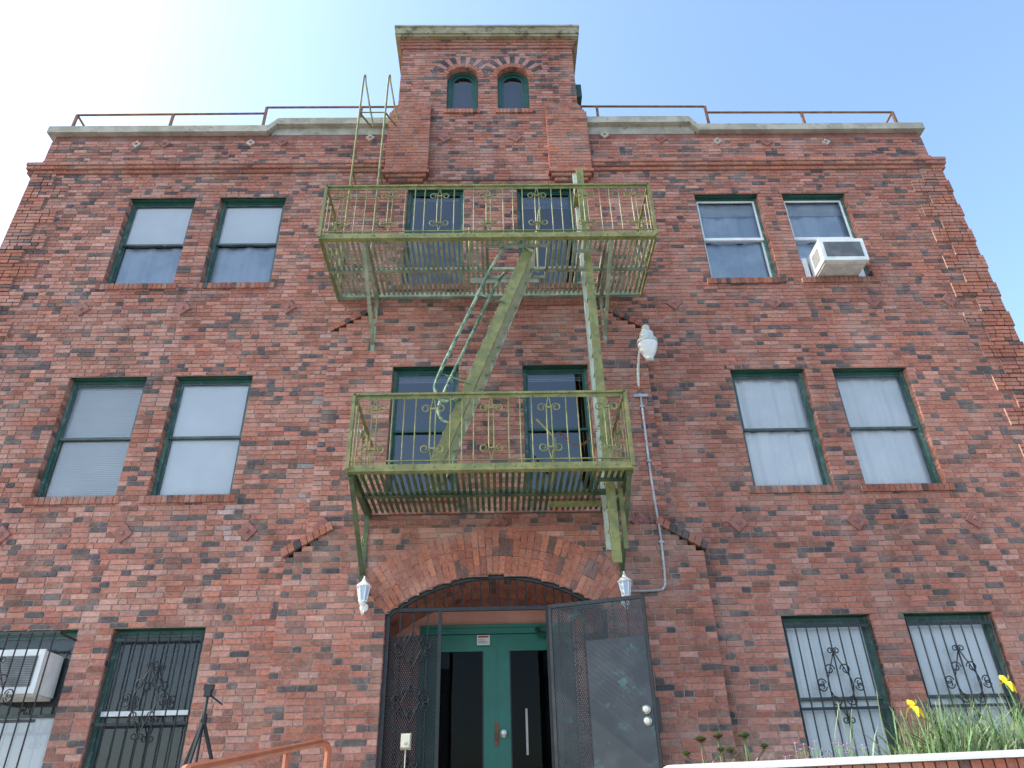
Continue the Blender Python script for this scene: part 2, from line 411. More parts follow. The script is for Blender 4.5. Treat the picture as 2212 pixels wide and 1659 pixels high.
mb=MB()
mb.box(-7.44,-7.2,.12,11,0,11.9,'sidebrick'); mb.box(7.18,7.42,.12,11,0,11.9,'sidebrick'); mb.box(-7.44,7.42,10.8,11.05,0,11.88,'sidebrick')
mb.box(-7.18,7.16,.35,10.78,11.35,11.5,'roof')
mb.box(-7.46,-1.32,0.0,.1,0,R(20),'sidebrick'); mb.box(1.26,7.44,0.0,.1,0,R(20),'sidebrick')
mb.box(-1.6,1.44,2.2,2.36,11.6,14.3,'sidebrick'); mb.box(-1.6,1.44,.2,2.2,14.25,14.34,'dark')
mb.obj('rear_walls_and_roof',bld)
mb=MB()
def cap(x0,x1,z0,z1,y0=-.07,y1=.36): mb.box(x0,x1,y0,y1,z0,z1,'cap')
cap(-7.56,-3.86,11.9,12.05); cap(3.56,7.50,11.88,12.03)
cap(-3.70,-1.665,12.08,12.23); cap(1.505,3.42,12.08,12.23)
mb.hexa([(-3.858,-.07,11.9),(-3.702,-.07,12.08),(-3.702,.36,12.08),(-3.858,.36,11.9),(-3.858,-.07,12.05),(-3.702,-.07,12.23),(-3.702,.36,12.23),(-3.858,.36,12.05)],'cap')
mb.hexa([(3.422,-.07,12.08),(3.558,-.07,11.88),(3.558,.36,11.88),(3.422,.36,12.08),(3.422,-.07,12.23),(3.558,-.07,12.03),(3.558,.36,12.03),(3.422,.36,12.23)],'cap')
mb.box(-7.56,-7.2,.36,11,11.9,12.05,'cap'); mb.box(7.16,7.5,.36,11,11.88,12.03,'cap')
mb.box(-3.8,-1.66,.02,.3,11.9,12.08,'cap'); mb.box(1.5,3.5,.02,.3,11.88,12.08,'cap')
mb.obj('parapet_coping',bld)
mb=MB()
mb.box(-1.79,1.62,-.17,2.5,14.37,14.43,'fascia'); mb.box(-1.81,1.64,-.19,2.52,14.43,14.62,'fascia'); mb.box(-1.83,1.66,-.21,2.54,14.622,14.66,'cap')
mb.box(1.51,1.7,.5,.8,13.5,13.85,'dgreen')
mb.obj('tower_roof_cap',bld)
mb=MB()
def diamond(x,z,r,y,mat):
    a=random.uniform(-.12,.12)
    P=[(x+r*math.sin(a+i*math.pi/2),z+r*math.cos(a+i*math.pi/2)) for i in range(4)]
    mb.hexa([(p[0],y+.01,p[1]) for p in P]+[(x+(p[0]-x)*.93,y-.025,z+(p[1]-z)*.93) for p in P],mat)
    mb.hexa([(x+(p[0]-x)*.3,y-.023,z+(p[1]-z)*.3) for p in P]+[(x+(p[0]-x)*.2,y-.04,z+(p[1]-z)*.2) for p in P],'tile' if mat=='ltile' else mat)
for i,(x,z) in enumerate([(-6.02,11.66),(-5.55,11.67),(-4.11,11.68),(-3.59,11.70),(-2.10,11.79),(1.92,11.83),(2.89,11.73),(3.85,11.66),(4.69,11.63),(5.72,11.62)]):
    diamond(x,z,.085 if i in (0,2,4,5,7,9) else .11,.005,'ltile' if i in (0,2,4,5,7,9) else 'tile')
for x in (-.83,.38): diamond(x,11.73,.13,-.04,'tile')
for x in (-5.98,-4.53,-3.01,2.63,4.11,5.59,6.73): diamond(x,8.19,.13,-.01,'tile')
for x in (-6.01,-4.55,-3.05,2.96,4.44,5.93): diamond(x,4.79,.13,-.01,'tile')
for x in (-2.12,.0,1.75): diamond(x,4.80,.13,-.08,'tile')
mb.obj('diamond_tiles',bld)

# ------------------------------------------------------------------ windows
def sheet(mb,x0,x1,z0,z1,y,mat,amp,n=90,freq=22):
    ph=random.uniform(0,6);pts=[]
    for i in range(n+1):
        x=x0+(x1-x0)*i/n
        yy=y+amp*(math.sin(freq*x+ph)+.5*math.sin(freq*2.3*x+ph*2)+.6*math.sin(freq*.37*x))
        pts.append((x,yy))
    for i in range(n):
        (a,ya),(b,yb)=pts[i],pts[i+1]
        mb.face([(a,ya,z0),(b,yb,z0),(b,yb*.9+y*.1,z1),(a,ya*.9+y*.1,z1)],mat)
def window(x0,x1,z0,z1,up,lo,sash='sash',y0=0,midz=None,midmat=None,g='glass',bh=.3):
    mb=MB(); yf=y0+.095; t=.048
    mb.box(x0,x1,y0+.02,yf+.12,z1-.004,z1+.002,'dgreen')
    mb.box(x0+.006,x0+t,yf,yf+.09,z0+.0,z1-.006,'frame'); mb.box(x1-t,x1-.006,yf,yf+.09,z0,z1-.006,'frame')
    mb.box(x0+t,x1-t,yf,yf+.09,z1-.05,z1-.006,'dgreen'); mb.box(x0+t,x1-t,yf-.02,yf+.09,z0+.0,z0+.035,'frame')
    xa,xb=x0+t,x1-t; za,zb=z0+.035,z1-.05; zm=midz or (za+zb)/2
    s=.03
    for (p,q,y) in ((zm-.016,zb,yf+.012),(za,zm+.016,yf+.042)):
        sm=sash
        mb.box(xa,xa+s,y,y+.026,p,q,sm); mb.box(xb-s,xb,y,y+.026,p,q,sm)
        mb.box(xa+s,xb-s,y,y+.026,q-s,q,sm); mb.box(xa+s,xb-s,y,y+.026,p,p+s,sm)
        mb.face([(xa+s,y+.008,p+s),(xb-s,y+.008,p+s),(xb-s,y+.008,q-s),(xa+s,y+.008,q-s)],g)
    if midmat: mb.box(xa,xb,yf-.006,yf+.010,zm-.025,zm+.025,midmat)
    yc=yf+.085
    for (p,q,k) in ((zm,zb+.03,up),(za-.02,zm,lo)):
        up_=q>zm+.1
        if k=='curtain': sheet(mb,x0,x1,p,q,yc+.012,'curtain',.012)
        elif k=='sheer': sheet(mb,x0,x1,p,q,yc+.03,'bcurtain',.018,freq=15)
        elif k=='shade': sheet(mb,x0+.03,x1-.03,p,q,yc-(.034 if up_ else .008),'shade',.0015,freq=4)
        elif k=='grey': sheet(mb,x0+.03,x1-.03,p,q,yc,'grey',.002,freq=4)
        elif k=='blind':
            z=p
            while z<q:
                mb.face([(x0+.045,yc-.012,z),(x1-.045,yc-.012,z),(x1-.045,yc+.002,z+.027),(x0+.045,yc+.002,z+.027)],'shade'); z+=.026
            mb.face([(x0,yc+.02,p),(x1,yc+.02,p),(x1,yc+.02,q),(x0,yc+.02,q)],'shade')
        elif k in ('halfblind','topblind'):
            z=q-bh
            while z<q:
                mb.face([(x0+.045,yc-.01,z),(x1-.045,yc-.01,z),(x1-.045,yc-.002,z+.016),(x0+.045,yc-.002,z+.016)],'shade'); z+=.026
            if k=='halfblind': sheet(mb,x0,x1,p,q,yc+.035,'bcurtain',.018,freq=15)
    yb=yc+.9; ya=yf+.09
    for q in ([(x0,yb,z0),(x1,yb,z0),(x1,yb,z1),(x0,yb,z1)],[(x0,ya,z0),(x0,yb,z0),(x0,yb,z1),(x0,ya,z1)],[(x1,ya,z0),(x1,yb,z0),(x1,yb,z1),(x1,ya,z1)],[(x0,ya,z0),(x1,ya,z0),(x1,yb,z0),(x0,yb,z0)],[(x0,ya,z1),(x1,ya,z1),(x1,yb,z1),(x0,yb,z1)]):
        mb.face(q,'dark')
    return mb.obj('sash_window',bld)
K3={0:('shade','sheer','sash',None),1:('shade','sheer','sash',None),2:('halfblind','sheer','white','white'),3:('halfblind','sheer','white','white')}
K2={0:('blind','blind','sash',None),1:('shade','shade','sash',None),2:('curtain','curtain','sash',None),3:('curtain','curtain','sash',None)}
K1={0:('grey','shade','sash',None),1:('grey','grey','sash','white'),2:('shade','shade','sash',None),3:('shade','shade','sash',None)}
for k,KK in ((130,K3),(80,K2),(30,K1)):
    for i,(a,b) in enumerate(XS):
        u,l,s,mm=KK[i]; window(a,b,R(k),R(k+26),u,l,s,0,None,mm)
for a,b in C3: window(a,b,R(129),R(159),'topblind','none','dgreen',0,R(146),g='glassd',bh=.3 if a>0 else .12)
for a,b in C2: window(a,b,R(79),R(107),'topblind','none','dgreen',-.07,R(93),g='glassd',bh=.14)
for a,b in TW:
    mb=MB(); cx=(a+b)/2
    def ring(r0,r1,y0,y1,mat,zb):
        K=16
        pts=[(-1,zb)]+[(None,t) for t in [ -math.pi/2+math.pi*i/K for i in range(K+1)]]+[(1,zb)]
        def pt(i,r):
            if i==0: return (cx-r,zb)
            if i==len(pts)-1: return (cx+r,zb)
            t=pts[i][1]; return (cx+r*math.sin(t),TS+r*math.cos(t))
        for i in range(len(pts)-1):
            A=[pt(i,r0),pt(i,r1),pt(i+1,r1),pt(i+1,r0)]
            mb.hexa([(p[0],y1,p[1]) for p in A]+[(p[0],y0,p[1]) for p in A],mat)
    ring(.215,.283,.05,.13,'dgreen',12.45); ring(.165,.215,.08,.12,'dgreen',12.5)
    mb.box(cx-.215,cx+.215,.05,.13,12.45,12.52,'dgreen')
    mb.box(cx-.165,cx+.165,.08,.12,12.52,12.57,'dgreen')
    K=16
    P=[(cx-.17,.1,12.55),(cx+.17,.1,12.55)]+[(cx+.17*math.cos(math.pi*i/K),.1,TS+.17*math.sin(math.pi*i/K)) for i in range(K+1)]
    mb.face(P,'glassd'); 
    mb.face([(p[0],.35,p[2]) for p in P],'grey')
    mb.box(cx-.3,cx+.3,.5,.52,12.3,13.8,'dark')
    mb.obj('arched_tower_window',bld)

# ------------------------------------------------------------------ entrance doors
mb=MB()
yd=.9
mb.box(-1.4,1.4,yd,yd+.1,3.82,4.3,'pink')
mb.box(-1.3,1.3,yd-.012,yd-.002,4.06,4.3,'tile')
mb.box(-1.4,-.99,yd-.02,yd+.1,1.5,3.815,'pink'); mb.box(.91,1.4,yd-.02,yd+.1,1.5,3.815,'pink')
mb.box(-.99,.91,yd-.03,yd+.1,3.72,3.815,'door'); mb.box(-.99,-.93,yd-.03,yd+.1,1.5,3.718,'door'); mb.box(.85,.91,yd-.03,yd+.1,1.5,3.718,'door')
mb.box(-.99,.91,yd-.05,yd-.032,3.79,3.83,'door')
for a,b,hs in ((-.925,-.045,-1),(-.035,.845,1)):
    s=.155; z0,z1=1.52,3.715
    mb.box(a,a+s,yd,yd+.05,z0,z1,'door'); mb.box(b-s,b,yd,yd+.05,z0,z1,'door')
    mb.box(a+s,b-s,yd,yd+.05,z1-.2,z1,'door'); mb.box(a+s,b-s,yd,yd+.05,z0,z0+.25,'door')
    for q in ((a+s,a+s+.015),(b-s-.015,b-s)): mb.box(q[0],q[1],yd-.006,yd+.03,z0+.25,z1-.2,'iron')
    mb.face([(a+s,yd+.025,z0+.25),(b-s,yd+.025,z0+.25),(b-s,yd+.025,z1-.2),(a+s,yd+.025,z1-.2)],'glassdoor')
mb.box(-.052,-.028,yd-.015,yd,1.52,3.71,'door')
mb.box(-1.3,1.3,yd+.9,yd+1,1.5,3.9,'dark'); mb.box(-1.3,1.3,yd+.1,yd+.9,3.8,3.85,'dark'); mb.box(-1.3,-1.25,yd+.1,yd+.9,1.5,3.8,'dark'); mb.box(1.2,1.25,yd+.1,yd+.9,1.5,3.8,'dark'); mb.box(-1.25,1.2,yd+.1,yd+.9,1.4,1.5,'dark')
mb.lathe([(0.0,-.05),(.03,-.045),(.034,-.02),(.02,0),(.045,.01)],(.04,yd-.03,2.58),'brass',16,tilt=Matrix.Rotation(-math.pi/2,3,'X'))
mb.box(-.07,-.02,yd-.022,yd-.004,2.45,2.7,'rust')
mb.box(-.28,-.12,yd-.04,yd-.031,3.58,3.70,'paper'); mb.box(-.265,-.135,yd-.044,yd-.041,3.67,3.69,'red')
for i in range(3): mb.box(-.265,-.15-.02*i,yd-.044,yd-.041,3.605+i*.018,3.61+i*.018,'grille')
mb.box(.30,.325,yd+.02,yd+.023,2.35,2.85,'awhite')
mb.tube([(.47,yd-.08,3.76),(.5,yd-.12,3.70),(.62,yd-.1,3.68)],.03,'dgreen')
mb.obj('entrance_double_door',bld)

# ------------------------------------------------------------------ scroll helpers
def spiral(s,r,turn=1.2,n=18,up=1):
    P=[]
    for i in range(n+1):
        t=i/n; th=t*2*math.pi*turn; rho=r*(1-.62*t)
        P.append((s*(r-rho*math.cos(th)),up*rho*math.sin(th)))
    return P
def cscroll(mb,fn,cu,v0,v1,s,r,off,rad,mat):
    top=[(cu+off+p[0],v1+p[1]) for p in spiral(s,r)]
    bot=[(cu+off+p[0],v0+p[1]) for p in spiral(s,r,up=-1)]
    mb.tube([fn(*p) for p in reversed(bot)]+[fn(*p) for p in top],rad,mat,5)

def bars(name,x0,x1,z0,z1,y,orn=True,bulge=0):
    mb=MB()
    n=9
    yy=y-bulge
    fn=lambda u,v:(u,yy,v)
    for z in (z0+.05,(z0+z1)/2-.12,z1-.12): mb.bar((x0-.02,yy,z),(x1+.02,yy,z),.012,.03,'iron',up=(0,0,1))
    for i in range(n):
        x=x0+.03+(x1-x0-.06)*i/(n-1)
        top=z1-.04 if not bulge else z1-.12
        mb.tube([(x,yy-.008,z0+.02),(x,yy-.008,top)],.0085,'iron',5)
        if bulge: 
            mb.tube([fn(x+p[0]*.9,top+p[1]) for p in spiral(1 if i%2 else -1,.035)],.006,'iron',5)
    for x in (x0,x1):
        if bulge:
            for z in (z0+.05,z1-.12): mb.bar((x,yy,z),(x,.02,z),.02,.02,'iron')
    cx=(x0+x1)/2; cz=(z0+z1)/2+.12 
    fn=lambda u,v:(u,yy-.02,v)
    if orn:
        for s in (-1,1):
            mb.tube([fn(cx,cz+.36),fn(cx+s*.04,cz+.26),fn(cx+s*.13,cz+.06),fn(cx+s*.14,cz),fn(cx+s*.13,cz-.06),fn(cx+s*.04,cz-.26),fn(cx,cz-.36)],.007,'iron',5)
            for up in (1,-1):
                mb.tube([fn(cx+s*.03+p[0],cz+up*.16+p[1]) for p in spiral(s,.06,up=up)],.007,'iron',5)
                mb.tube([fn(cx+s*.16+p[0],cz+up*.02+p[1]) for p in spiral(s,.05,up=up)],.007,'iron',5)
                mb.tube([fn(cx+p[0],cz+up*.36+p[1]) for p in spiral(s,.035,up=up)],.007,'iron',5)
    mb.obj(name)
for i,(a,b) in enumerate(XS):
    bars('window_security_bars',a,b,R(30),R(56),.03,True,.42 if i==0 else 0)

# ------------------------------------------------------------------ gate
gate=empty('security_gate')
GY=-.1
def mesh_panel(mb,fn,u0,u1,v0,v1,sp=.03,w=.0028,mat='iron'):
    W=u1-u0;H=v1-v0
    c=-H
    while c<W+H:
        for s in (1,-1):
            k=.55*s; base=u0+c
            lo,hi=0,H
            if k>0: lo=max(lo,(u0-base)/k); hi=min(hi,(u1-base)/k)
            else: lo=max(lo,(u1-base)/k); hi=min(hi,(u0-base)/k)
            if hi-lo>.005:
                mb.face([fn(base+k*lo-w,v0+lo),fn(base+k*lo+w,v0+lo),fn(base+k*hi+w,v0+hi),fn(base+k*hi-w,v0+hi)],mat)
        c+=sp
mb=MB()
r=ER-.03
arc=[(EC[0]+r*math.sin(-ea+2*ea*i/24),GY,EC[1]+r*math.cos(-ea+2*ea*i/24)) for i in range(25)]
for i in range(24): mb.bar(arc[i],arc[i+1],.035,.045,'iron',up=(0,1,0))
mb.box(-1.285,-1.235,GY-.02,GY+.02,1.52,3.75,'iron'); mb.box(1.18,1.22,GY-.02,GY+.02,1.52,3.75,'iron')
mb.box(-1.235,1.18,GY-.018,GY+.018,3.76,3.80,'iron')
mb.box(-.69,-.65,GY-.02,GY+.02,1.52,3.76,'iron'); mb.box(.53,.565,GY-.02,GY+.02,1.52,3.76,'iron')
x=-1.15
while x<1.15:
    zt=EC[1]+math.sqrt(r*r-(x-EC[0])**2)
    if zt>3.85:
        n=int((zt-3.8)/.02)+2
        mb.tube([(x+.005*math.sin(i*1.6),GY+.005*math.cos(i*1.6),3.8+(zt-3.8)*i/n) for i in range(n+1)],.010,'iron',4)
    x+=.105
for x in (-1.12,-.97,-.81,.68,.82,.96,1.08):
    mb.tube([(x+.003*math.sin(i*1.6),GY+.003*math.cos(i*1.6),1.55+2.2*i/90) for i in range(91)],.010,'iron',4)
mesh_panel(mb,lambda u,v:(u,GY+.03,v),-1.24,-.69,1.52,3.5,.024,.0062)
mesh_panel(mb,lambda u,v:(u,GY+.03,v),.56,1.18,1.52,3.5,.024,.004)
fn=lambda u,v:(u,GY-.022,v)
for cz in (3.35,2.8,2.1):
    for s in (-1,1):
        cx=-.965
        mb.tube([fn(cx,cz+.2),fn(cx+s*.1,cz),fn(cx,cz-.2)],.008,'iron',5)
        for up in (1,-1):
            mb.tube([fn(cx+s*.02+p[0],cz+up*.1+p[1]) for p in spiral(s,.045,up=up)],.008,'iron',5)
            mb.tube([fn(cx+s*.11+p[0],cz+up*.03+p[1]) for p in spiral(s,.05,up=up)],.008,'iron',5)
mb.obj('fixed_panels',gate)
mb=MB()
H=Vector((.56,GY-.03,0)); E=Vector((1.60,-.52,0)); W=(E-H).length; U=(E-H).normalized(); Nn=Vector((U.y,-U.x,0))
lf=lambda u,v,d=0:tuple(H+U*u+Nn*d+Vector((0,0,v)))
z0,z1=1.55,3.78
mb.bar(lf(0.02,z0),lf(0.02,z1),.035,.035,'iron',up=tuple(U)); mb.bar(lf(W-.02,z0),lf(W-.02,z1),.04,.035,'iron',up=tuple(U))
mb.bar(lf(0,z1),lf(W,z1),.035,.04,'iron'); mb.bar(lf(0,z0),lf(W,z0),.035,.04,'iron')
mesh_panel(mb,lambda u,v:lf(u,v,.012),.03,W-.03,z0,z1,.024,.0048,'plate')
for u in [.16,.3,.44,.6,.75,.9]: mb.tube([lf(u,z0,-.005),lf(u,z1,-.005)],.007,'iron',4)
mb.hexa([lf(.42,z0+.02,.02),lf(W-.035,z0+.02,.02),lf(W-.035,z0+.02,.026),lf(.42,z0+.02,.026),lf(.42,3.36,.02),lf(W-.035,3.36,.02),lf(W-.035,3.36,.026),lf(.42,3.36,.026)],'plate')
for cz in (3.2,2.4):
    for s in (-1,1):
        for up in (1,-1):
            mb.tube([lf(.22+s*.02+p[0],cz+up*.12+p[1],-.02) for p in spiral(s,.06,up=up)],.007,'iron',5)
for z in (2.63,2.52):
    c=Vector(lf(W-.1,z,.03)); rot=Nn.to_track_quat('Z','Y').to_matrix()
    mb.lathe([(.045,0),(.045,.015),(.032,.03),(.03,.045),(0,.047)],c,'brass',18,tilt=rot)
mb.box(E.x-.01,E.x+.03,E.y-.03,E.y+.02,2.42,2.74,'iron')
mb.obj('open_gate_leaf',gate)
mb=MB()
x,z=-.99,2.42
mb.hexa([(x-.055,GY-.03,z-.08),(x+.055,GY-.03,z-.08),(x+.055,GY-.03,z+.08),(x-.055,GY-.03,z+.08),(x-.045,GY-.1,z-.06),(x+.045,GY-.1,z-.06),(x+.045,GY-.08,z+.06),(x-.045,GY-.08,z+.06)],'beige')
mb.box(x-.012,x+.012,GY-.105,GY-.085,z-.03,z-.005,'awhite'); mb.tube([(x,GY-.05,z-.08),(x,GY-.05,z-.3),(x-.05,GY,z-.9)],.006,'beige',5)
mb.obj('intercom_box')

# ------------------------------------------------------------------ fire escape
fe=empty('fire_escape')
def balcony(x0,x1,zd,zt,motifs,slat,name,hatches,dp=1.33,sidemot=True):
    mb=MB(); yF=-dp; yB=-.09
    x=x0+.05
    while x<x1-.04:
        w=.036
        segs=[(yF+.02,yB)]
        for (hx0,hx1,hy0,hy1) in hatches:
            if hx0<x<hx1: segs=[(yF+.02,hy0),(hy1,yB)]
        for a,b in segs:
            g=random.uniform(-.004,.004)
            if b-a>.02: mb.hexa([(x+g,a,zd),(x+w+g,a,zd),(x+w+g*.5,b,zd),(x+g*.5,b,zd),(x+g,a,zd+.01),(x+w+g,a,zd+.01),(x+w+g*.5,b,zd+.01),(x+g*.5,b,zd+.01)],slat)
        x+=.069
    for hx0,hx1,hy0,hy1 in hatches:
        for y in (hy0,hy1): mb.box(hx0-.03,hx1+.06,y-.012,y+.012,zd-.045,zd-.003,slat)
        for xx in (hx0-.015,hx1+.05): mb.box(xx-.006,xx+.006,hy0,hy1,zd-.04,zd+.02,slat)
    for y,m_,h in ((yF,'ygreen',.085),(-.66,slat,.06),(yB+.03,slat,.09)):
        mb.box(x0,x1,y-.006,y+.006,zd-.03 if y>yF else zd-.025,zd-.03+h,m_)
        if y>yF: mb.box(x0,x1,y-.03,y+.03,zd-.036,zd-.031,m_)
    mb.box(x0,x1,yF+.007,yF+.06,zd-.032,zd-.026,'ygreen')
    for xx in (x0,x1):
        mb.box(xx-.007,xx+.007,yF-.004,-.0,zd-.04,zd+.06,'ygreen')
    k=x0+.05
    while k<x1:
        mb.lathe([(.013,0),(.012,.008),(0,.011)],(k,yF-.006,zd+.02),'ygreen',8,tilt=Matrix.Rotation(math.pi/2,3,'X')); k+=.22
    for z,h in ((zt,.04),(zd+.09,.02)):
        mb.box(x0,x1,yF-.02 if h>.03 else yF-.008,yF+.016 if h>.03 else yF+.008,z-h*.5 if h>.03 else z,z+.006 if h>.03 else z+.012,'ygreen')
        for xx in (x0,x1): mb.bar((xx,yF,z),(xx,-.01,z),.035 if h>.03 else .016,h*.6,'ygreen')
    mb.bar((x0,yF+.004,zt-.04),(x1,yF+.004,zt-.04),.006,.05,'ygreen')
    for xx in (x0,x1): 
        mb.bar((xx,yF,zd),(xx,yF,zt),.04,.04,'ygreen',up=(0,1,0))
        mb.bar((xx,-.03,zd),(xx,-.03,zt),.03,.03,'ygreen',up=(0,1,0))
    k=x0+.05
    while k<x1-.02:
        mb.lathe([(.012,0),(.011,.008),(0,.011)],(k,yF-.021,zt-.012),'ygreen',8,tilt=Matrix.Rotation(math.pi/2,3,'X')); k+=.3
    sp=(motifs[1]-motifs[0])
    fn=lambda u,v:(u,yF,v)
    def motif(fn,c):
        for s in (-1,1):
            cscroll(mb,fn,c,zd+.24,zt-.2,s,.055,s*.028,.0085,'ygreen')
            mb.tube([fn(c+s*.028,zt-.2),fn(c+s*.012,zt-.1),fn(c,zt-.05)],.006,'ygreen',4)
            mb.tube([fn(c+s*.028,zd+.24),fn(c+s*.012,zd+.15),fn(c,zd+.1)],.006,'ygreen',4)
        for z in (zt-.2,zd+.24): mb.box(fn(c,0)[0]-.035,fn(c,0)[0]+.035,fn(c,0)[1]-.01,fn(c,0)[1]+.01,z-.01,z+.01,'ygreen')
    for c in motifs: motif(fn,c)
    for c in [motifs[0]-sp]+list(motifs):
        for q in (.3,.5,.7):
            xx=c+sp*q
            if x0+.04<xx<x1-.04: mb.tube([(xx,yF,zd+.03),(xx,yF,zt-.02)],.0075,'ygreen',5)
    for xx in (x0,x1):
        motif(lambda u,v,xx=xx:(xx,u,v),-.68)
        for y in (-1.15,-.98,-.4,-.22): mb.tube([(xx,y,zd+.03),(xx,y,zt-.02)],.0075,'ygreen',5)
    mb.obj(name,fe)
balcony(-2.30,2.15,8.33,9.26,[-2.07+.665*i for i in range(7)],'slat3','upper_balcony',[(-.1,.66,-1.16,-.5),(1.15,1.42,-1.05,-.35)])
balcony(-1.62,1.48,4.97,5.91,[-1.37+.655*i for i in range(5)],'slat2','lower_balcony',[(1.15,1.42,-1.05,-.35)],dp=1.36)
mb=MB()
for x,zd,dz,mt,yy in ((-1.72,8.33,.85,'slat3',-1.28),(1.55,8.33,.75,'slat3',-1.28),(-1.58,4.97,.80,'slat2',-1.3),(1.44,4.97,.8,'slat2',-1.3)):
    wy2=-.075 if zd>8 else -.19
    mb.bar((x,yy,zd-.05),(x,-.02,zd-.05),.06,.035,mt)
    mb.bar((x,yy,zd-.07),(x,wy2,zd-dz),.05,.02,mt)
    mb.bar((x,wy2,zd-.06),(x,wy2,zd-dz-.12),.055,.012,mt,up=(0,1,0))
    mb.tube([(x,wy2-.06-p[0]*1.0,zd-.45+p[1]) for p in spiral(1,.08,1.0)],.009,'ygreen',5)
A=Vector((-.74,0,4.98));B=Vector((.50,0,8.40)); d=(B-A).normalized(); nrm=Vector((-d.z,0,d.x))
for y,mt in ((-1.12,'ygreen'),(-.62,'pgreen')):
    a=A+Vector((0,y,0)); b=B+Vector((0,y,0))
    mb.bar(a,b,.012,.135,mt,up=tuple(nrm))
    for e in (-1,1):
        o_=nrm*(.064*e); mb.bar(a+o_+Vector((0,.018*(1 if y<-1 else -1),0)),b+o_+Vector((0,.018*(1 if y<-1 else -1),0)),.036,.007,mt,up=tuple(nrm))
nt_=16
for i in range(nt_):
    c=A+(B-A)*((i+.6)/nt_)
    mb.hexa([(c.x-.085,-1.11,c.z),(c.x+.085,-1.11,c.z),(c.x+.085,-.63,c.z),(c.x-.085,-.63,c.z),(c.x-.085,-1.11,c.z+.012),(c.x+.085,-1.11,c.z+.012),(c.x+.085,-.63,c.z+.012),(c.x-.085,-.63,c.z+.012)],'pgreen')
    mb.box(c.x-.088,c.x-.08,-1.11,-.63,c.z-.03,c.z+.012,'pgreen')
def smooth(P,n=6):
    out=[];P=[Vector(p) for p in P]
    for i in range(len(P)-1):
        p0=P[max(i-1,0)];p1=P[i];p2=P[i+1];p3=P[min(i+2,len(P)-1)]
        for k in range(n):
            t=k/n; out.append(.5*((2*p1)+(p2-p0)*t+(2*p0-5*p1+4*p2-p3)*t*t+(3*p1-p0-3*p2+p3)*t**3))
    out.append(P[-1]); return out
for y in (-1.14,-.60):
    mb.tube(smooth([(.52,y,8.22),(.36,y,8.33),(.18,y,8.34),(.0,y,8.05),(-.34,y,7.2),(-.68,y,6.32),(-.72,y,6.06),(-.6,y,5.93),(-.4,y,5.98)]),.022,'tube',8)
    for t in (.35,.7):
        c=A+(B-A)*t; mb.tube([(c.x,y,c.z),(c.x-.36,y,c.z+.14)],.008,'tube',6)
mb.tube([(-.36,-.55,8.34),(-.36,-.55,9.2)],.02,'ygreen',6); mb.tube([(-.36,-.55,9.12),(.62,-.55,9.14)],.015,'ygreen',6); mb.tube([(.62,-.55,8.34),(.62,-.55,9.16),(.52,-.9,8.6)],.016,'ygreen',6)
mb.tube(smooth([(.56,-1.14,8.3),(.62,-1.14,8.9),(.66,-1.0,9.12),(.62,-.62,9.14)]),.017,'ygreen',6)
mb.box(-.35,.62,-.5,-.485,8.22,8.31,'pgreen')
mb.obj('stair',fe)
mb=MB()
for y,za,zb,mt,w in ((-.98,4.02,9.95,'ygreen',.10),(-.56,4.3,10.3,'pgreen',.085)):
    mb.box(1.27-w/2,1.27+w/2,y-.006,y+.006,za,zb,mt); mb.box(1.27-w/2,1.27-w/2+.008,y+.006,y+.045,za,zb,mt); mb.box(1.27+w/2-.008,1.27+w/2,y+.006,y+.045,za,zb,mt)
z=4.2
while z<9.9:
    mb.tube([(1.27,-.97,z),(1.27,-.56,z)],.012,'ygreen',6)
    for q in (-.04,.04):
        mb.lathe([(.009,0),(.008,.006),(0,.008)],(1.27+q*.7,-.986,z+.1),'ygreen',6,tilt=Matrix.Rotation(math.pi/2,3,'X'))
    z+=.3
mb.box(1.37,1.42,-.9,-.88,4.2,5.3,'ygreen'); mb.box(1.19,1.35,-1.0,-.54,9.6,9.63,'ygreen')
mb.tube([(.72,-.5,5.75),(.66,-.55,5.2),(.6,-.6,5.02)],.018,'ygreen',6); mb.tube([(.5,-.45,6.05),(.72,-.5,5.75)],.014,'ygreen',6)
ch=[(.74+.5*t,-.9,5.62-.22*math.sin(math.pi*t)+.12*t) for t in [i/22 for i in range(23)]]
for i,p in enumerate(ch):
    a=.02; mb.tube([(p[0]+a*math.cos(q),p[1]+(.012*math.sin(q) if i%2 else 0),p[2]+(0 if i%2 else .012*math.sin(q))) for q in [k*math.pi/4 for k in range(8)]],.004,'rust',4,closed=True)
mb.box(.6,1.25,-.47,-.455,4.86,4.93,'ygreen')
mb.obj('drop_ladder',fe)
mb=MB()
for x in (-2.23,-1.80):
    P=[(x,-.4,8.35),(x,-.4,10.5),(x,-.4,12.2),(x,-.4,12.85)]+[(x+.02*t,-.4+.035*(1-math.cos(t*math.pi))*1,12.85+.12*math.sin(t*math.pi)) for t in (.25,.5,.75,1)]+[(x+.1,-.24,12.4),(x+.18,-.08,12.0)]
    mb.tube(P,.017,'ygreen',6)
    mb.bar((x,-.4,10.6),(x,-.01,10.6),.03,.012,'ygreen')
    mb.bar((x,-.4,11.95),(x+.16,-.09,11.95),.03,.012,'ygreen')
for z in (8.8,9.2,9.6,10.0,10.6,11.95): mb.tube([(-2.23,-.4,z),(-1.80,-.4,z)],.011,'ygreen',6)
mb.obj('roof_access_ladder',fe)

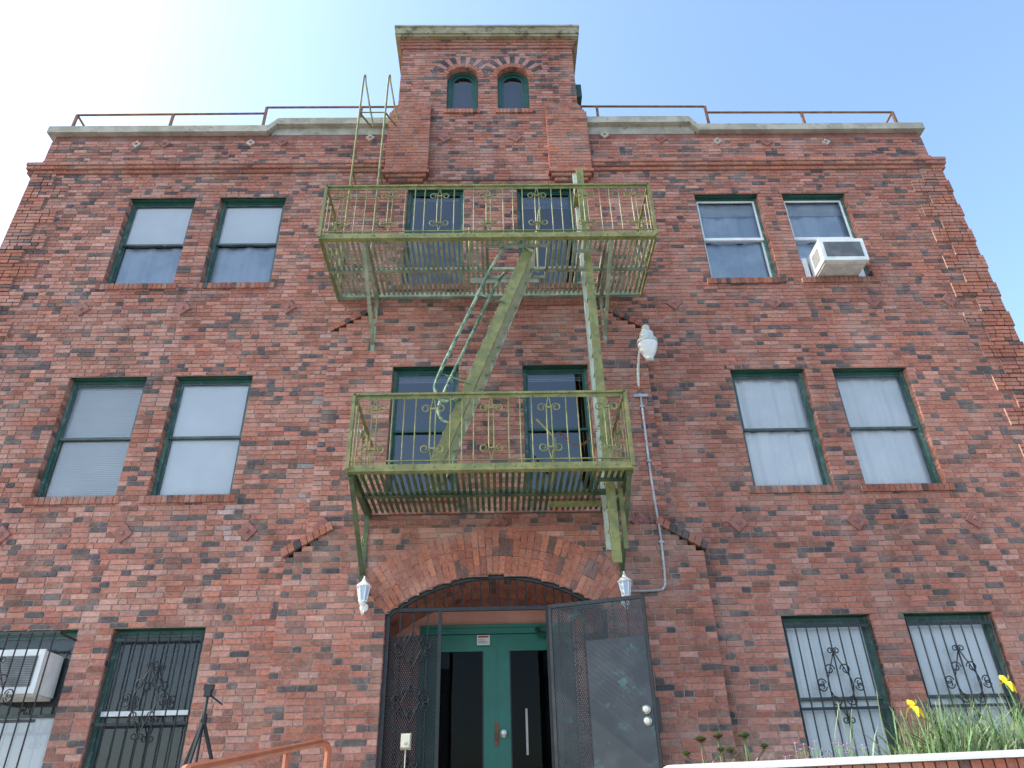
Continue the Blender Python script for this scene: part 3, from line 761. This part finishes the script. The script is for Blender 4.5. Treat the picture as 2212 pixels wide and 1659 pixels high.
# ------------------------------------------------------------------ roof rails
mb=MB()
def rr(P,r=.02): mb.tube(P,r,'rust',6)
y=.15
rr([(-7.34,y,12.6),(-4.05,y,12.62)]); rr([(-4.04,y,12.78),(-2.2,y,12.78),(-1.7,y,12.78)])
rr([(-7.34,y,12.6),(-7.34,3.5,12.6)]); rr([(7.22,y,12.57),(7.22,3.5,12.57)])
rr([(1.52,y,12.77),(3.82,y,12.75)]); rr([(3.84,y,12.59),(7.22,y,12.57)])
for x,z,zb in ((-7.34,12.6,12.05),(-5.66,12.6,12.05),(-4.04,12.78,12.05),(-2.35,12.78,12.23),(1.88,12.77,12.23),(3.84,12.75,12.03),(5.56,12.58,12.03),(7.22,12.57,12.03)):
    mb.bar((x,y,zb),(x,y,z),.04,.04,'rust',up=(0,1,0)); mb.box(x-.06,x+.06,y-.06,y+.06,zb,zb+.012,'rust')
for yy in (1.8,3.4):
    for x in (-7.34,7.22): mb.bar((x,yy,12.03),(x,yy,12.58),.04,.04,'rust',up=(0,1,0))
mb.obj('roof_railing')

# ------------------------------------------------------------------ lamps
lampo=empty('security_light')
cx,cy,cz=2.07,-.36,6.98
mb=MB()
mb.lathe([(0,.55),(.045,.55),(.055,.53),(.055,.47),(.075,.45),(.095,.43),(.10,.36),(.095,.34),(.125,.325),(.137,.30),(.137,.265),(.125,.262)],(cx,cy,cz),'awhite',28)
mb.tube(smooth([(1.94,-.04,6.58),(1.94,-.08,6.8),(1.95,-.14,7.0),(1.99,-.24,7.25),(2.05,-.33,7.38)]),.018,'awhite',8)
mb.obj('housing_and_arm',lampo)
mb=MB()
prof=[(.126,.262)]
for i in range(10):
    z=.25-.024*i; r=.134-.0035*i-.0006*i*i; prof+=[(r,z),(r-.004,z-.012)]
prof+=[(.06,.0),(.0,-.01)]
mb.lathe(prof,(cx,cy,cz),'white',28)
mb.obj('ribbed_globe',lampo,smooth=True)
mb=MB()
mb.tube(smooth([(1.94,-.03,6.6),(1.94,-.11,6.5),(1.94,-.11,5.4),(1.94,-.2,4.6),(1.93,-.2,4.08),(1.90,-.2,3.96),(1.82,-.2,3.93),(1.4,-.2,3.92)]),.015,'conduit',8)
for z in (6.4,5.6,4.5): mb.box(1.91,1.97,-.13 if z>5 else -.22,-.07 if z>5 else -.17,z-.012,z+.012,'conduit')
mb.box(1.85,2.04,-.12,-.075,6.55,6.59,'conduit')
mb.obj('electrical_conduit')
def sconce(x):
    mb=MB(); y=-.30; z=3.74
    mb.lathe([(0,0),(.012,.0),(.018,.02),(.01,.035),(.03,.06),(.045,.075),(.02,.09)],(x,y,z),'white',12)
    mb.lathe([(.035,.085),(.05,.1),(.052,.11),(.045,.112)],(x,y,z),'white',6)
    mb.lathe([(.04,.11),(.066,.26)],(x,y,z),'bcurtain',6)
    for j in range(6):
        t=2*math.pi*j/6; mb.tube([(x+.042*math.cos(t),y+.042*math.sin(t),z+.11),(x+.068*math.cos(t),y+.068*math.sin(t),z+.26)],.007,'white',4)
    mb.lathe([(.06,.255),(.085,.262),(.082,.275),(.05,.305),(.02,.33),(.022,.345),(.008,.36),(.012,.375),(0,.39)],(x,y,z),'white',12)
    mb.lathe([(0,0),(.045,0),(.05,.012),(.03,.02),(0,.022)],(x,EB-.01,z+.06),'white',16,tilt=Matrix.Rotation(math.pi/2,3,'X'))
    mb.tube(smooth([(x,EB-.01,z+.06),(x,-.22,z-.02),(x,-.28,z-.03),(x,y,z+.02)]),.01,'white',6)
    mb.obj('wall_lantern')
sconce(-1.53); sconce(1.44)

def ac(x0,x1,z0,z1,y0,y1):
    mb=MB()
    mb.box(x0,x1,y0+.03,y1,z0,z1,'white')
    mb.box(x0-.008,x1+.008,y0,y0+.028,z0-.008,z1+.008,'white')
    mb.box(x0+.05,x1-.05,y0-.006,y0-.001,z0+.06,z1-.06,'grille')
    z=z0+.07
    while z<z1-.07: mb.box(x0+.05,x1-.05,y0-.010,y0-.0065,z,z+.004,'conduit'); z+=.018
    for i in range(8): mb.box(x0-.004,x0-.001,y0+.1+i*.03,y0+.115+i*.03,z0+.08,z1-.08,'grille'); 
    mb.box(x0+.02,x1-.02,y0+.06,y1,z0-.03,z0-.001,'awhite')
    mb.obj('air_conditioner')
ac(4.86,5.52,8.70,9.10,-.36,.09)
ac(-5.55,-4.9,2.95,3.38,-.32,.09)
mb=MB(); mb.box(5.53,5.67,.078,.087,8.66,9.1,'white'); mb.box(4.75,4.83,.078,.087,8.66,9.1,'white'); mb.obj('ac_side_panels',bld)

mb=MB(); tx,ty=-2.80,-1.05; zb=1.5
mb.tube([(tx,ty,zb+.55),(tx,ty,zb+1.26)],.014,'iron',8)
mb.lathe([(.03,-.05),(.035,0),(.028,.05)],(tx,ty,zb+1.06),'iron',10)
mb.box(tx-.03,tx+.03,ty-.03,ty+.03,zb+1.26,zb+1.32,'iron'); mb.box(tx-.045,tx+.045,ty-.02,ty+.02,zb+1.32,zb+1.37,'iron'); mb.tube([(tx,ty,zb+1.29),(tx+.12,ty+.1,zb+1.2)],.008,'iron',6)
for k in range(3):
    t=k*2*math.pi/3+.5; e=(tx+.42*math.cos(t),ty+.42*math.sin(t))
    f=lambda q:(tx+(e[0]-tx)*q,ty+(e[1]-ty)*q,zb+1.06*(1-q))
    mb.tube([f(0.03),f(.45)],.018,'iron',6); mb.tube([f(.45),f(.75)],.014,'iron',6); mb.tube([f(.75),f(1)],.011,'iron',6)
    mb.tube([f(.44),f(.48)],.024,'iron',6); mb.tube([f(.74),f(.78)],.018,'iron',6)
    mb.tube([f(.4),(tx,ty,zb+.6)],.007,'iron',5)
mb.obj('camera_tripod')

mb=MB()
mb.box(-7.3,3.2,-3.0,-.165,0,1.5,'concrete')
for i in range(8): mb.box(-1.3,1.2,-3.0-.3*(i+1),-3.0-.3*i-.002,0,1.5-.18*(i+1),'concrete')
mb.box(-1.3,1.25,-.163,.9,1.2,1.5,'concrete')
mb.obj('entrance_steps')
mb=MB()
P=[(-1.2,-2.95,1.5),(-1.2,-2.95,2.10),(-1.21,-2.98,2.14),(-1.24,-3.05,2.15),(-1.24,-5.4,1.83),(-1.24,-5.48,1.78),(-1.24,-5.5,.2)]
mb.tube(P,.024,'orange',8)
mb.tube([(-1.24,-3.9,.9),(-1.24,-3.9,2.03)],.02,'orange',8); mb.tube([(-1.22,-2.97,1.85),(-1.24,-5.45,1.5)],.016,'orange',8)
mb.obj('orange_handrail')
mb=MB()
PY=-4.0; ZA,ZB=1.86,1.96
mb.box(.99,6.5,PY+.02,PY+.18,0,1.857,'brick',(.3,.2,.17)); mb.box(.97,1.14,PY+.182,-3.05,0,1.80,'brick',(.3,.2,.17))
x=.98
while x<6.5:
    zt=ZA+(ZB-ZA)*(x-.98)/5.52-.003
    mb.box(x,x+.058,PY-.0,PY+.019,1.73,zt,'brick',bcol(3,0,'red')); mb.box(x,x+.058,PY+.181,PY+.2,1.73,zt,'brick',bcol(3,0,'red')); x+=.068
fill(mb,(0,PY+.02,0),X_,Z_,F_,.99,6.5,0.02,1.72)
n=10
for i in range(n):
    t0=math.pi*i/n;t1=math.pi*(i+1)/n
    yc=PY+.1
    mb.face([(.98,yc-.14*math.cos(t0),ZA+.045*math.sin(t0)),(6.5,yc-.14*math.cos(t0),ZB+.045*math.sin(t0)),(6.5,yc-.14*math.cos(t1),ZB+.045*math.sin(t1)),(.98,yc-.14*math.cos(t1),ZA+.045*math.sin(t1))],'awhite')
mb.face([(.98,PY-.04,ZA-.001),(6.5,PY-.04,ZB-.001),(6.5,PY+.24,ZB-.001),(.98,PY+.24,ZA-.001)],'awhite')
for i in range(n):
    for j in range(5):
        def q(i,j):
            t=math.pi*i/n; s=math.pi/2*j/5
            return (.98-.06*math.sin(s)*math.sin(t),PY+.1-.14*math.cos(t),ZA+.045*math.sin(t)*math.cos(s))
        mb.face([q(i,j),q(i+1,j),q(i+1,j+1),q(i,j+1)],'awhite')
mb.box(1.14,6.5,PY+.2,-3.0,.0,1.78,'soil')
mb.obj('brick_planter_wall')
def blade(mb,base,h,lean,az,w,mat,n=6):
    b=Vector(base); d=Vector((math.cos(az),math.sin(az),0)); sd=Vector((-math.sin(az+.6),math.cos(az+.6),0))
    P=[]
    for i in range(n+1):
        t=i/n; c=b+Vector((0,0,h*(t-.25*lean*t*t)))+d*(lean*h*t*t); ww=w*(1-t)**.6*(.5+.5*min(1,t*4)) if t<1 else 0
        P.append((c-sd*ww,c+sd*ww))
    for i in range(n): mb.face([P[i][0],P[i][1],P[i+1][1],P[i+1][0]],mat)
mb=MB()
for i in range(1100):
    x=random.gauss(2.98,.26); y=random.uniform(-3.78,-3.1)
    if x<2.35: continue
    blade(mb,(x,y,1.76),random.uniform(.2,.6)*(1 if x>2.6 else .75),random.uniform(.05,.9),random.uniform(0,6.28),random.choice([.003,.005,.010]),random.choice(['grassm','grassm','leaf']),6)
for i in range(420):
    x=random.uniform(1.3,4.5); y=random.uniform(-3.78,-3.1)
    blade(mb,(x,y,1.76),random.uniform(.12,.3),random.uniform(.1,.8),random.uniform(0,6.28),.004,random.choice(['grassm','leaf']),5)
mb.obj('grass')
def iris(x,y,h,fl=True):
    mb=MB()
    for i in range(11):
        blade(mb,(x+random.uniform(-.02,.25),y+random.uniform(-.06,.06),1.76),h*random.uniform(.55,.95),random.uniform(.02,.35),random.uniform(0,6.28),.012,'leaf',7)
    mb.tube([(x,y,1.76),(x+.01,y,1.76+h*.6),(x-.015,y,1.76+h)],.005,'leaf',6)
    c=Vector((x-.015,y,1.76+h))
    mb.lathe([(.004,-.03),(.010,-.01),(.006,.01)],c,'leaf',8)
    for k in range(6):
        az=k*math.pi/3+.3; up=k%2
        d=Vector((math.cos(az),math.sin(az),0)); sd=Vector((-d.y,d.x,0)); P=[]
        for i in range(6):
            t=i/5; w=.019*math.sin(math.pi*min(1,t*.85+.1)); 
            z=(.05*math.sin(t*1.6)) if up else (.02*math.sin(t*math.pi)-.05*t*t); r=(.024*math.sin(t*2.2)) if up else .06*t
            p=c+d*r+Vector((0,0,z)); P.append((p-sd*w+Vector((0,0,.005*math.sin(i*2))),p+sd*w))
        for i in range(5): mb.face([P[i][0],P[i][1],P[i+1][1],P[i+1][0]],'yellow')
    mb.obj('yellow_iris')
iris(2.53,-3.85,.42); iris(3.15,-3.85,.55)
def aeo(x,y,h,s):
    mb=MB(); mb.tube([(x,y,1.76),(x+.02,y,1.76+h*.5),(x,y,1.76+h)],.01,'aeo',6)
    heads=[(x,y,1.76+h,1)]
    if s>.9: heads+=[(x-.09,y+.03,1.76+h*.75,.7),(x+.11,y-.02,1.76+h*.8,.7)]
    for hx,hy,hz,sc in heads:
        mb.tube([(x,y,1.76+h*.4),(hx,hy,hz)],.007,'aeo',5)
        for ring_ in range(4):
            for k in range(9):
                az=k*2*math.pi/9+ring_*.35; el=.1+ring_*.35; L=(.07-.012*ring_)*sc*s
                d=Vector((math.cos(az)*math.cos(el),math.sin(az)*math.cos(el),math.sin(el))); sd=Vector((-math.sin(az),math.cos(az),0)); c=Vector((hx,hy,hz+.004*ring_))
                w=.016*sc*s
                mb.face([c,c+d*L*.6-sd*w,c+d*L,c+d*L*.6+sd*w],'aeo' if ring_<2 else 'leaf')
    mb.obj('aeonium_plant')
aeo(1.22,-3.72,.27,1.0); aeo(1.36,-3.6,.30,.9); aeo(1.50,-3.68,.29,1.0)
mb=MB()
for i in range(34):
    x=random.uniform(1.7,2.2);y=random.uniform(-3.8,-3.5);z=1.76+random.uniform(.16,.26)
    mb.tube([(x,y,1.76),(x,y,z)],.003,'leaf',4)
    for k in range(5):
        az=k*1.2566; mb.face([(x,y,z),(x+.018*math.cos(az-.4),y+.018*math.sin(az-.4),z+.008),(x+.024*math.cos(az),y+.024*math.sin(az),z+.01),(x+.018*math.cos(az+.4),y+.018*math.sin(az+.4),z+.008)],'purple')
mb.obj('purple_flowers')
mb=MB()
for i in range(12):
    x=random.uniform(2.0,3.3);y=random.uniform(-3.8,-3.4);h=random.uniform(.3,.55)
    mb.tube([(x,y,1.76),(x+random.uniform(-.03,.03),y,1.76+h*.6),(x+random.uniform(-.06,.06),y,1.76+h)],.0025,'grassm',4)
mb.obj('weed_stalks')

mb=MB(); mb.face([(-400,-400,0),(400,-400,0),(400,400,0),(-400,400,0)],'ground'); mb.obj('ground')
mb=MB(); mb.box(-40,40,-12,-5.42,.0,.13,'concrete'); mb.box(-40,40,-5.418,-.2,0,.1,'concrete'); mb.obj('pavement')

cam=bpy.data.cameras.new('camera'); co=bpy.data.objects.new('camera',cam); COL.objects.link(co)
Rm=Matrix(((.999691,.012738,-.021358),(-.011712,-.516483,-.856218),(-.021937,.856203,-.516174)))
co.matrix_world=Matrix.Translation((0,-8.7,1.6))@Rm.to_4x4()
cam.sensor_width=36; cam.lens=1600/2212*36; cam.clip_end=2000
S.camera=co

el=math.radians(42); 
sd=Vector((-math.cos(el)*math.cos(math.radians(3)),-math.cos(el)*math.sin(math.radians(3)),math.sin(el)))
w=bpy.data.worlds.new('World'); S.world=w; w.use_nodes=True; nt=w.node_tree
bg=nt.nodes['Background']; sk=nt.nodes.new('ShaderNodeTexSky'); sk.sky_type='NISHITA'; sk.sun_disc=False
sk.sun_elevation=el; sk.sun_rotation=math.atan2(sd.x,sd.y); sk.dust_density=2.2; sk.air_density=1.0; sk.ozone_density=.5
tint=mixc(nt,sk.outputs[0],(.93,1.02,1.04),1.0,'MULTIPLY')
nt.links.new(tint,bg.inputs[0]); bg.inputs[1].default_value=.45
L=bpy.data.lights.new('sun','SUN'); L.energy=5; L.angle=math.radians(.5); L.color=(1,.94,.85)
lo=bpy.data.objects.new('sun',L); COL.objects.link(lo); lo.rotation_euler=sd.to_track_quat('Z','Y').to_euler()
S.view_settings.view_transform='Standard'; S.view_settings.look='None'; S.view_settings.exposure=0
